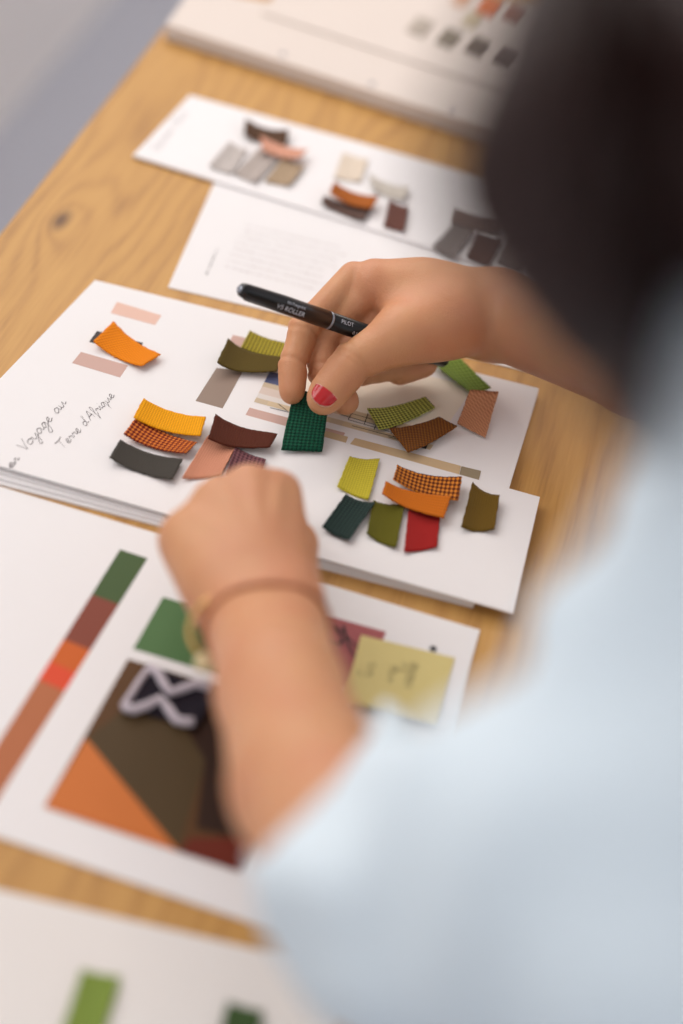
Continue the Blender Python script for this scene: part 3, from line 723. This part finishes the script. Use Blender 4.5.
# ---- nails
POL = plain('nail_polish_red', (186, 6, 18), .16, coat=.4, spec=.5); BARE = plain('nail_bare', (240, 206, 190), .3)
def nail(tipj, prevj, nrm, r, wdt, ln, mats, name='fingernail', pol=.7, fw=.0):
    ax = (A3(tipj)-A3(prevj)); ax /= np.linalg.norm(ax); nrm = A3(nrm); nrm = nrm-ax*(nrm@ax); nrm /= np.linalg.norm(nrm); sd = np.cross(ax, nrm)
    c = A3(tipj)+ax*fw; v = []; f = []; fm = []; nu, nv = 12, 14
    for j in range(nv+1):
        t = j/nv; y = (t-.5)*ln; half = wdt*(1-(abs(2*t-1))**2.6)**.5 if 0 < t < 1 else wdt*.22
        for i in range(nu+1):
            s = 2*i/nu-1; an = s*half/r
            q = c + ax*y + (sd*math.sin(an)+nrm*math.cos(an))*r - nrm*(.0016*(max(t-.45, 0)/.55)**2*1.0)
            v.append(q)
    n = len(v); v += [q-nrm*.0014 for q in v]
    for j in range(nv):
        for i in range(nu):
            k = j*(nu+1)+i; f.append((k, k+1, k+nu+2, k+nu+1)); f.append((n+k+nu+1, n+k+nu+2, n+k+1, n+k))
            cur = 1-pol + .10*(abs(2*(i+.5)/nu-1))**2
            m_ = 0 if (j+.5)/nv > cur else 1; fm += [m_, m_]
    rg = [i for i in range(nu+1)]+[j*(nu+1)+nu for j in range(1, nv+1)]+[nv*(nu+1)+i for i in range(nu-1, -1, -1)]+[j*(nu+1) for j in range(nv-1, 0, -1)]
    for k in range(len(rg)):
        p, q = rg[k], rg[(k+1) % len(rg)]; f.append((p, n+p, n+q, q)); fm.append(fm[0])
    o = mesh(name, v, f, None, person, True, mats=mats, fmat=fm)
    return o
nn = A3(-VIEW)+A3((-.10, -.25, .10))
nl = nail(tti, tip_, nn, .0108, .0082, .0190, [POL, BARE], pol=.56, fw=-.0022); nl['label'] = 'red painted thumbnail with bare base'
for m_, a_, b__ in ((lmmc, LF[1][3][1], LF[1][3][2]), (limc, LF[0][3][1], LF[0][3][2])): nail(b__, a_, A3((0, 1, .3)), .0072, .0055, .011, [POL, BARE], fw=-.001)

# ---- wrist bands on the left arm
def loop(c, ax, rx, ry, r, tilt, mat, name, wob=0):
    ax = A3(ax)/np.linalg.norm(ax); u = np.cross(ax, A3((0, 0, 1))); u /= np.linalg.norm(u); v_ = np.cross(ax, u)*-1
    pts = [Vector(A3(c)+u*rx*math.cos(t)+v_*ry*math.sin(t)+ax*(tilt*math.cos(t)+wob*math.sin(2*t))) for t in np.linspace(0, 2*math.pi, 49)[:-1]]
    return MB().tube(pts, r, 8, True).build(name, mat, person, True)
fa = l_f1-l_wr
def snug(c, ax, r, mat, name, lift=.0008):
    ax = A3(ax)/np.linalg.norm(ax); u = np.cross(ax, A3((0, 0, 1))); u /= np.linalg.norm(u); v_ = np.cross(ax, u); pts = []
    for t in np.linspace(0, 2*math.pi, 65)[:-1]:
        dr = u*math.cos(t)+v_*math.sin(t); rs = np.linspace(.008, .06, 105); d = lfn(A3(c)+rs[:, None]*dr)
        k = np.argmax(d > 0); pts.append(Vector(A3(c)+dr*(rs[k]+lift)))
    return MB().tube(pts, r, 8, True).build(name, mat, person, True)
hairband = snug(lp(lp(l_wa, l_wb, .5), l_f1, .27), fa, .0013, plain('band_brown', (176, 112, 78), .8), 'hair_tie')
br = loop(lp(lp(l_wa, l_wb, .3), l_f1, .16)-A3((.001, 0, .006)), fa, .0300, .0225, .0012, .000, plain('gold', (.85, .58, .22, 1), .25, metal=1), 'bracelet')

pc = A3(P(204,662,.770)); pe = vm('pearl', [surface(sdf([ell(pc, (.0045, .0045, .0045))], .01), pc-.006, pc+.008, .0007)], plain('pearl_cream', (226, 208, 160), .2, coat=.5), br)
pe.parent = br; pe.matrix_parent_inverse = Matrix.Identity(4)

# ---- pen
PENM = plain('pen_black', (9, 9, 12), .3, coat=.2, spec=.35); PENG = plain('pen_grey', (150, 155, 165), .3, metal=.6); WHT = plain('pen_white', (200, 205, 215), .5)
pa = A3(T(239,289,.094)); pb = A3(T(446,361,.024))
pen = empty('pen', pa, 'black rollerball pen with white lettering held across the right hand', 'pen')
pax = pb-pa; plen = float(np.linalg.norm(pax)); pax /= plen; print('PENLEN', plen)
pu = -A3(VIEW); pu -= pax*(pu@pax); pu /= np.linalg.norm(pu); pw = np.cross(pu, pax)
if pw@A3((0, 1, 0)) < 0: pw = -pw
def lathe(name, prof, mat, seg=28):
    v = []; f = []
    for x, r in prof:
        for k in range(seg):
            t = 2*math.pi*k/seg; v.append(pa+pax*x+(pu*math.cos(t)+pw*math.sin(t))*r)
    for i in range(len(prof)-1):
        for k in range(seg): f.append((i*seg+k, i*seg+(k+1) % seg, (i+1)*seg+(k+1) % seg, (i+1)*seg+k))
    f += [list(range(seg)), [(len(prof)-1)*seg+k for k in range(seg)][::-1]]
    o = mesh(name, v, f, mat, pen, True); return o
RP = .0052
lathe('pen_cap', [(0,.0006),(.0004,.0026),(.0016,.0038),(.004,.0043),(.010,.0046),(.030,RP),(.0625,RP+.0001),(.0628,RP-.0003)], PENM)
lathe('cap_ring', [(.0628,RP-.0006),(.063,RP+.0001),(.0640,RP+.0001),(.0642,RP-.0006)], PENG)
lathe('pen_barrel', [(.0642,RP-.0006),(.0645,RP),(plen-.012,RP),(plen-.010,RP-.0006),(plen-.002,RP-.0008),(plen,.003),(plen+.0004,.0005)], PENM)
dot = [pa+pax*(-.0000)+(pu*.0016+pw*0)+(pu*math.cos(k*.5236)+pw*math.sin(k*.5236))*.0012-pax*.0004*0 for k in range(12)]
lathe('cap_window', [(-.0002,.0004),(-.0004,.0016),(.0003,.0022)], PENG)
# clip
cv = MB(); 
for k in (0,): 
    c0 = [pa+pax*x+(-pw*.55-pu*.1)*0+(-pw*.0)+(pw*y) for x, y in ()]
cl = MB(); an = math.radians(215)
cdir = -pu*math.cos(math.radians(20))-pw*math.sin(math.radians(20)); ctan = np.cross(pax, cdir)
v = []
for x, hh in ((.006, .0050), (.010, .0072), (.045, .0070), (.049, .0058)):
    for s in (-1, 1): 
        for dz in (0, .0008): v.append(pa+pax*x+cdir*(hh+dz)+ctan*s*.0016)
ff = []
for i in range(3):
    k = i*4; ff += [(k, k+4, k+6, k+2), (k+1, k+3, k+7, k+5), (k, k+1, k+5, k+4), (k+2, k+6, k+7, k+3)]
ff += [(0, 2, 3, 1), (12, 13, 15, 14)]
mesh('pen_clip', v, ff, PENM, pen)
def pen_text(txt, x0, size, ang, mat, name='pen_lettering'):
    cu = bpy.data.curves.new('t', 'FONT'); cu.body = txt; cu.size = size; to = bpy.data.objects.new('t', cu); COL.objects.link(to)
    dg = bpy.context.evaluated_depsgraph_get(); me = bpy.data.meshes.new_from_object(to.evaluated_get(dg)); bpy.data.objects.remove(to)
    r = RP+.00016
    vs = []
    for q in me.vertices:
        t = ang+q.co.y/r; vs.append(pa+pax*(x0+q.co.x)+(pu*math.cos(t)+pw*math.sin(t))*r)
    return mesh(name, vs, [list(p.vertices) for p in me.polygons], mat, pen)
pen_text('Hi-Tecpoint', .030, .0026, .10, WHT)
pen_text('PILOT', .069, .0034, .05, WHT)
pen_text('V5 ROLLER', .024, .0040, -.72, WHT)
pen_text('0.5', .079, .0030, -.75, WHT)

# ---- shirt
SH = plain('shirt_cotton', (.70, .81, .88, 1), .85, .35, 260, .10, .15)
ch1, ch2 = A3(P(893,738,.45)), A3(P(1016,498,.52))
cuff = A3(P(313,775,.645)); cpt = A3(P(312,795,.60)); cn = np.cross(A3(P(375,725,.6))-A3(P(250,860,.6)), A3(VIEW)); cn /= np.linalg.norm(cn); cn = cn if cn@A3((-1, .5, 0)) > 0 else -cn
el_s = A3(P(396,903,.555))
def wrinkle(p, d):
    x = p@A3((.6, .5, .62)); y = p@A3((-.5, .8, .33))
    return d + .0022*np.sin(x*95+2.2*np.sin(y*31)) + .0014*np.sin(y*140+1.5*np.sin(x*60))
SHP = [cone(cuff, el_s, .0375, .0425, .008), cone(el_s, LS, .0425, .066, .012), cone(r_el, RS, .050, .066, .02), cone(lp(r_el, r_wr, .25), r_el, .044, .050, .01),
       cone(ch1, ch2, .088, .098, .02), cone(LS, RS, .068, .070, .02), cone(ch1, lp(pel, LS, .2), .09, .12, .03), cone(ch2, lp(pel, RS, .15), .10, .12, .03), cone(pel, W(.52, .33, .05), .15, .15, .05),
       cone(NB, lp(NB, HC, .25), .062, .062, .03), cone(LS, TPZ, .066, .050, .015), cone(TPZ, NB, .050, .060, .015)]
ax_c = l_f2-l_el; ax_c /= np.linalg.norm(ax_c)
def shirt_post(p, d):
    d = wrinkle(p, d)
    # hollow sleeve mouth
    near = ((p-cuff)**2).sum(-1) < .10**2
    pl = np.where(near, (p-cpt)@cn, -1)
    d = np.maximum(d, pl)
    m = d_cone(p, cuff+ax_c*.05, cuff-ax_c*.030, .0345, .0355)
    d = np.maximum(d, -m)
    nb = d_cone(p, lp(NB, HC, .22), lp(NB, HC, .6), .056, .060)
    return -smin(-d, nb, .006)
sfn = sdf(SHP, .03, shirt_post)
pts = np.array([cuff, LS, RS, r_el, pel, W(.52, .33, .05)])
sh = surface(sfn, pts.min(0)-.13, pts.max(0)+.17, .0032)
shirt = vm('shirt', [sh], SH, person)

# ---- trousers and shoes
TR = plain('trousers_denim', (46, 54, 78), .9, .4, 500); SHO = plain('shoe_leather', (40, 30, 26), .5)
hl, hr = W(.53, .25, .05), W(.53, .40, .05); kl, kr = W(.50, .22, -.30), W(.50, .42, -.30); al, ar = W(.56, .21, -.67), W(.56, .43, -.67)
tr = surface(sdf([cone(pel+A3((.02, -.04, -.02)), pel+A3((.02, .09, -.02)), .135, .135, .03), cone(hl, kl, .085, .062), cone(hr, kr, .085, .062), cone(kl, al, .062, .048), cone(kr, ar, .062, .048)], .02),
             (.36, .05, .04), (.75, .62, 1.05), .006)
vm('trousers', [tr], TR, person)
for a_ in (al, ar):
    c_ = a_-A3((0, 0, .045))
    so = surface(sdf([cone(c_+A3((.03, 0, 0)), c_+A3((-.05, 0, -.004)), .035, .030), cone(c_+A3((-.05, 0, -.004)), c_+A3((-.16, 0, -.008)), .031, .024), cone(c_, a_+A3((0, 0, .02)), .034, .036),
        ell(c_+A3((-.06, 0, -.185)), (.4, .4, .15), None, -.004)], .02), c_-A3((.22, .06, .06)), c_+A3((.1, .06, .1)), .005)
    vm('shoe', [so], SHO, person)

# ---- eyes
EYE = plain('eye_white', (225, 220, 215), .2); IRIS = plain('iris_brown', (50, 28, 16), .15); BROW = plain('eyebrow_hair', (34, 22, 18), .9)
for s in (-1, 1):
    for nm, c, r, m in (('eye', hp(.032*s, .079, .002), .0113, EYE), ('iris', hp(.032*s, .0865, .000), .0055, IRIS)):
        o = vm(nm, [surface(sdf([ell(c, (r, r, r))], .01), c-r*1.3, c+r*1.6, r/8)], m, person)
    MB().tube([Vector(hp(s*x, y, z)) for x, y, z in ((.016, .0885, .018), (.028, .0862, .023), (.040, .0800, .023), (.049, .0720, .018))], [.0012, .0020, .0018, .0008], 6).build('eyebrow', BROW, person, True)

# ---- hair
def hairmat():
    m, nt, b = base('hair_dark_brown'); N = nt.nodes.new; L = nt.links.new
    b.inputs['Base Color'].default_value = (.028, .011, .009, 1); b.inputs['Roughness'].default_value = .42; b.inputs['Specular IOR Level'].default_value = .35
    tc = N('ShaderNodeTexCoord'); mp = N('ShaderNodeMapping'); mp.inputs['Scale'].default_value = (900, 900, 18); L(tc.outputs['Object'], mp.inputs['Vector'])
    n = N('ShaderNodeTexNoise'); n.inputs['Scale'].default_value = 1; n.inputs['Detail'].default_value = 2; L(mp.outputs[0], n.inputs['Vector'])
    bp = N('ShaderNodeBump'); bp.inputs['Strength'].default_value = .5; bp.inputs['Distance'].default_value = .0006; L(n.outputs['Fac'], bp.inputs['Height']); L(bp.outputs[0], b.inputs['Normal'])
    return m
HM = hairmat()
def hair_lock(mb, pts, r0, r1=.0006):
    pts = [A3(p) for p in pts]; out = []
    for i in range(len(pts)-1):
        p0 = pts[max(i-1, 0)]; p1 = pts[i]; p2 = pts[i+1]; p3 = pts[min(i+2, len(pts)-1)]
        for k in range(5):
            t = k/5; out.append(.5*((2*p1)+(p2-p0)*t+(2*p0-5*p1+4*p2-p3)*t*t+(3*p1-p0-3*p2+p3)*t**3))
    out.append(pts[-1]); n = len(out)
    rad = [(r0*(.55+.45*min(1, i/(n*.25)))*(1-max(0, (i/(n-1)-.6)/.4)**2)+r1) for i in range(n)]
    mb.tube([Vector(q) for q in out], rad, 6)
cap = surface(sdf([ell(hp(0, -.014, .012), (.082, .092, .092), HR), ell(hp(0, -.045, -.035), (.072, .055, .070), HR, .03), ell(hp(0, .085, -.05), (.062, .055, .085), HR, -.012)], .02), HC-.15, HC+.15, .0035)
hair = vm('hair', [cap], HM, person)
lk = MB(); R2 = random.Random(11)
HE_ = [P(640,150,.395), P(655,330,.40)]
for i in range(230):
    th = R2.uniform(-math.pi, math.pi); el = R2.uniform(.15, 1.2)
    root = hp(.077*math.cos(th)*math.sin(el)*1.0, -.012+.084*math.sin(th)*math.sin(el)*.9, .012+.086*math.cos(el))
    loc = HR.T@(root-HC)
    if loc[1] > .045 and loc[2] < .07: continue
    s = 1 if loc[0] > 0 else -1
    side = hp(s*(.082+R2.uniform(0, .012)), R2.uniform(-.070, .020), R2.uniform(-.02, .02))
    fall = side + A3((R2.uniform(.01, .03), R2.uniform(.000, .03), -R2.uniform(.030, .055)))
    end = fall + A3((R2.uniform(.02, .05), R2.uniform(.0, .03), -R2.uniform(.02, .045)))
    hair_lock(lk, [root, lp(root, side, .55)+HR[:, 0]*s*.012, side, fall, end], R2.uniform(.005, .009))
for i in range(46):
    u = i/45; dx = 180*u - 30 + R2.uniform(-6, 6); dd = .315+.03*u+R2.uniform(-.012, .012)
    dt = dx+28*(1-u); c0 = P(585+dt, -60+R2.uniform(-20, 20), dd+.02); c1_ = P(562+dt, 60, dd); c2_ = P(572+dx+14*(1-u), 190, dd+.005); c3_ = P(586+dx*.9, 300, dd+.015); c4_ = P(645+dx*.5+R2.uniform(-8, 8), 385+R2.uniform(-20, 15), dd+.045)
    hair_lock(lk, [c0, c1_, c2_, c3_, c4_], R2.uniform(.007, .010))
for i in range(44):
    dx = -R2.uniform(10, 130); dd = R2.uniform(.27, .31)
    q_ = [P(615+dx*.75, -60, dd+.02), P(592+dx*.85+R2.uniform(-8, 8), 60, dd), P(570+dx+R2.uniform(-10, 10), 180, dd), P(598+dx*.8+R2.uniform(-10, 10), 290, dd+.010), P(645+dx*.55+R2.uniform(-12, 12), 380+R2.uniform(-30, 20), dd+.03)]
    hair_lock(lk, q_, R2.uniform(.0012, .0026))
lk.build('hair_locks', HM, hair, True)

# ------------------------------------------------------------------ light
wd = bpy.data.worlds.new('World'); S.world = wd; wd.use_nodes = True
bg = wd.node_tree.nodes['Background']; bg.inputs[0].default_value = (.97, .965, 1, 1); bg.inputs[1].default_value = .94
def area(name, loc, to, size, sy, power, col):
    l = bpy.data.lights.new(name, 'AREA'); l.shape = 'RECTANGLE'; l.size = size; l.size_y = sy; l.energy = power; l.color = col
    o = bpy.data.objects.new(name, l); COL.objects.link(o); o.location = loc
    o.rotation_euler = (Vector(to)-Vector(loc)).to_track_quat('-Z', 'Y').to_euler(); return o
area('wall_fill_light', (-.45, 2.9, 2.6), (-.92, 2.5, .7), .35, .35, 9, (1, .88, .76))  # added fill without a fixture, brightens the left wall
area('window_daylight', (WX-.09, (wy0+wy1)/2, (wz0+wz1)/2), (.0, .85, .95), wy1-wy0, wz1-wz0, 22, (1.0, .95, .915))

# ------------------------------------------------------------------ camera
cd = bpy.data.cameras.new('camera'); co = bpy.data.objects.new('camera', cd); COL.objects.link(co)
right = Vector([ax.x for ax in AX]); down = Vector([ax.y for ax in AX]); fwd = Vector([ax.z for ax in AX])
co.matrix_world = Matrix(((right.x, -down.x, -fwd.x, CAM.x), (right.y, -down.y, -fwd.y, CAM.y), (right.z, -down.z, -fwd.z, CAM.z), (0, 0, 0, 1)))
cd.sensor_fit = 'VERTICAL'; cd.sensor_height = 36; cd.lens = F*36/1024; cd.clip_start = .02
cd.dof.use_dof = DOF = True
cd.dof.focus_distance = .985; cd.dof.aperture_fstop = 2.0
S.camera = co
S.view_settings.view_transform = 'Standard'; S.view_settings.look = 'None'; S.view_settings.gamma = 1
S.view_settings.use_curve_mapping = False; S.view_settings.exposure = -0.07
